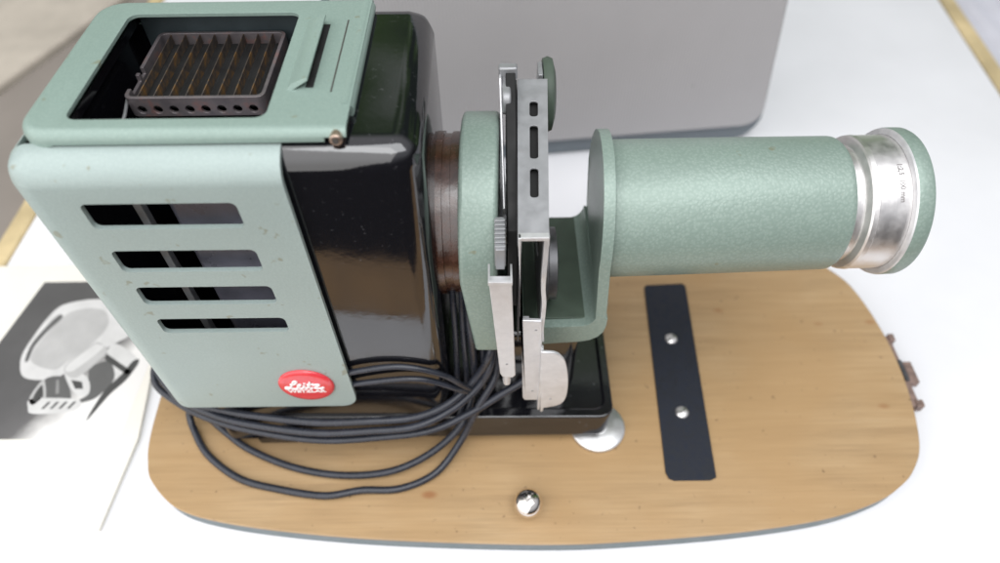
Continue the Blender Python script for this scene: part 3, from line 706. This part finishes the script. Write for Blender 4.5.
# ================================================================== POWER CABLE
cab = empty('power_cable', (-8, -8, 0), 'black rubber power cable looped in coils across the front of the base board', 'cable')
paths = {
'A': [(-0.4,-3.6,9.0),(-0.24,-4.60,6.19),(-1.27,-5.63,4.20),(-2.45,-6.54,1.50),(-4.06,-8.11,0.40),(-6.20,-9.10,0.25),(-8.49,-9.19,0.25),(-10.68,-9.48,0.25),(-13.47,-9.07,0.25),(-16.08,-8.28,0.25),(-18.44,-6.74,0.25),(-19.72,-5.08,0.40),(-20.03,-4.11,1.00),(-19.73,-3.45,2.00),(-18.6,-2.6,3.2)],
'B': [(-1.70,-3.6,12.5),(-1.64,-4.40,10.15),(-1.62,-4.40,5.00),(-2.30,-5.76,2.60),(-4.05,-7.04,1.20),(-6.55,-8.04,0.60),(-9.64,-8.25,0.30),(-12.80,-7.69,0.30),(-15.81,-6.51,0.40),(-17.79,-5.26,0.70),(-18.92,-4.29,1.30),(-19.75,-3.56,2.20),(-19.6,-2.4,3.0)],
'C': [(1.9,-3.2,6.6),(1.69,-4.50,5.65),(-0.08,-5.21,4.60),(-1.88,-5.94,3.80),(-4.26,-6.71,3.20),(-7.24,-7.04,2.90),(-10.85,-7.02,2.70),(-14.58,-6.47,2.60),(-17.57,-5.51,2.50),(-20.04,-4.37,2.50),(-21.9,-2.9,2.80),(-21.8,-1.2,3.2),(-19.5,0.5,3.4)],
'_': [(0.9,-3.0,5.6),(-0.07,-4.30,4.64),(-1.87,-5.56,4.40),(-4.27,-6.37,3.50),(-7.26,-6.72,3.33),(-10.89,-6.60,3.15),(-14.51,-6.0,3.0),(-17.19,-5.07,2.90),(-19.53,-3.87,2.90),(-20.6,-2.4,3.1)],
'D': [(-0.3,-3.4,10.0),(-0.60,-4.60,8.29),(-1.46,-4.87,6.00),(-3.00,-5.9,5.00),(-5.07,-6.45,4.40),(-7.73,-6.63,4.30),(-10.71,-6.55,4.1),(-13.82,-6.1,3.9),(-16.77,-5.4,3.5),(-19.6,-4.4,3.2),(-21.6,-2.6,3.3),(-22.0,-1.0,3.4)],
'D2': [(-0.4,-3.4,8.8),(-0.51,-4.60,7.27),(-1.35,-5.10,5.55),(-3.01,-6.15,4.55),(-5.07,-6.85,4.0),(-7.71,-7.05,3.75),(-10.71,-6.98,3.55),(-13.84,-6.5,3.3),(-17.04,-5.6,3.05),(-20.2,-4.15,2.95),(-21.4,-2.6,3.2)],
'E': [(-10.8,-5.72,6.6),(-9.42,-5.72,7.67),(-7.64,-5.80,8.46),(-5.43,-5.80,8.72),(-3.35,-5.80,7.85),(-1.99,-5.40,5.90),(-1.3,-4.7,4.2)],
'E2': [(-11.0,-5.72,5.2),(-9.68,-5.72,6.38),(-7.26,-5.85,7.31),(-4.46,-5.85,7.47),(-2.33,-5.6,5.9),(-1.6,-4.8,4.0)],
'V0': [(-2.5,-2.9,13.6),(-2.54,-3.50,11.63),(-2.55,-4.00,8.63),(-2.6,-4.50,4.69),(-3.0,-5.3,3.2)],
'V1': [(-2.0,-3.0,13.6),(-2.06,-3.60,11.75),(-2.05,-4.10,8.62),(-2.1,-4.60,4.68),(-2.6,-5.6,2.9)],
'V3': [(-1.05,-2.8,13.5),(-1.05,-3.80,11.99),(-0.99,-4.10,8.60),(-1.0,-4.40,4.66),(-1.1,-4.5,3.2)],
'V4': [(-0.5,-3.0,9.5),(-0.49,-4.00,8.4),(-0.60,-4.30,5.4),(-0.9,-4.4,3.6)],
}
for k, p in paths.items():
    if k == '_': continue
    p = [p[0]] + [tuple(c + random.uniform(-.045, .045) for c in q) for q in p[1:]]
    bm = bmesh.new(); add_tube(bm, catmull(p, 10), 0.225 if k not in ('V0', 'V1', 'V3', 'E', 'E2') else 0.17, 14)
    finish('cord', bm, 'cable', cab, 60)

# ================================================================== LIGHT
w = bpy.data.worlds.new('World'); scene.world = w; w.use_nodes = True
nt = w.node_tree; bg = nt.nodes['Background']
tc = nt.nodes.new('ShaderNodeTexCoord')
sx = nt.nodes.new('ShaderNodeSeparateXYZ'); nt.links.new(tc.outputs['Generated'], sx.inputs[0])
# room: dim below the horizon, soft white ceiling above, greenery outside the far window
up = ramp(nt, sx.outputs['Z'], [(0.0, (0.03, 0.028, 0.028)), (0.12, (0.10, 0.10, 0.105)), (0.45, (0.55, 0.56, 0.60)), (1.0, (0.80, 0.80, 0.83))])
nz = node(nt, 'ShaderNodeTexNoise'); nz.inputs['Scale'].default_value = 3; nz.inputs['Detail'].default_value = 1
nt.links.new(tc.outputs['Generated'], nz.inputs['Vector'])
green = ramp(nt, nz.outputs['Fac'], [(0.42, (0.03, 0.05, 0.03)), (0.55, (0.10, 0.18, 0.05)), (0.68, (0.5, 0.55, 0.5))])
fy = ramp(nt, sx.outputs['Y'], [(0.35, (0, 0, 0)), (0.6, (1, 1, 1))])
nt.links.new(mix(nt, fy, up, green), bg.inputs['Color'])
bg.inputs['Strength'].default_value = 1.0

def area(name, loc, target, size, power, col=(1, 1, 1), sy=None):
    l = bpy.data.lights.new(name, 'AREA'); l.energy = power; l.color = col; l.size = size * S
    if sy: l.shape = 'RECTANGLE'; l.size_y = sy * S
    o = bpy.data.objects.new(name, l); COL.objects.link(o); o.location = Vector(loc) * S
    o.rotation_euler = (Vector(target) * S - o.location).to_track_quat('-Z', 'Y').to_euler()
    return o
area('window_light', (-64, -64, 62), (0, 0, 5), 215, 23.5, (1.0, 0.985, 0.97), 215)
area('ceiling_light', (35, -45, 150), (0, 0, 0), 140, 15.0, (0.96, 0.98, 1.0), 90)

# ================================================================== CAMERA
cam = bpy.data.cameras.new('camera'); co = bpy.data.objects.new('camera', cam); COL.objects.link(co)
th = math.radians(50.7); rl = 0.012
fw = Vector((0, math.cos(th), -math.sin(th))); upv = Vector((0, math.sin(th), math.cos(th))); rt = Vector((1, 0, 0))
R_ = rt * math.cos(rl) - upv * math.sin(rl); U_ = upv * math.cos(rl) + rt * math.sin(rl)
mw = Matrix((R_, U_, -fw)).transposed().to_4x4(); mw.translation = Vector((0, -25.5, 40)) * S
co.matrix_world = mw
cam.sensor_width = 36; cam.lens = 24.48; cam.clip_start = 0.01; cam.clip_end = 50
cam.dof.use_dof = True; cam.dof.focus_distance = 0.325; cam.dof.aperture_fstop = 4.8
scene.camera = co
scene.view_settings.view_transform = 'Standard'; scene.view_settings.look = 'None'
scene.view_settings.exposure = 0; scene.view_settings.gamma = 1
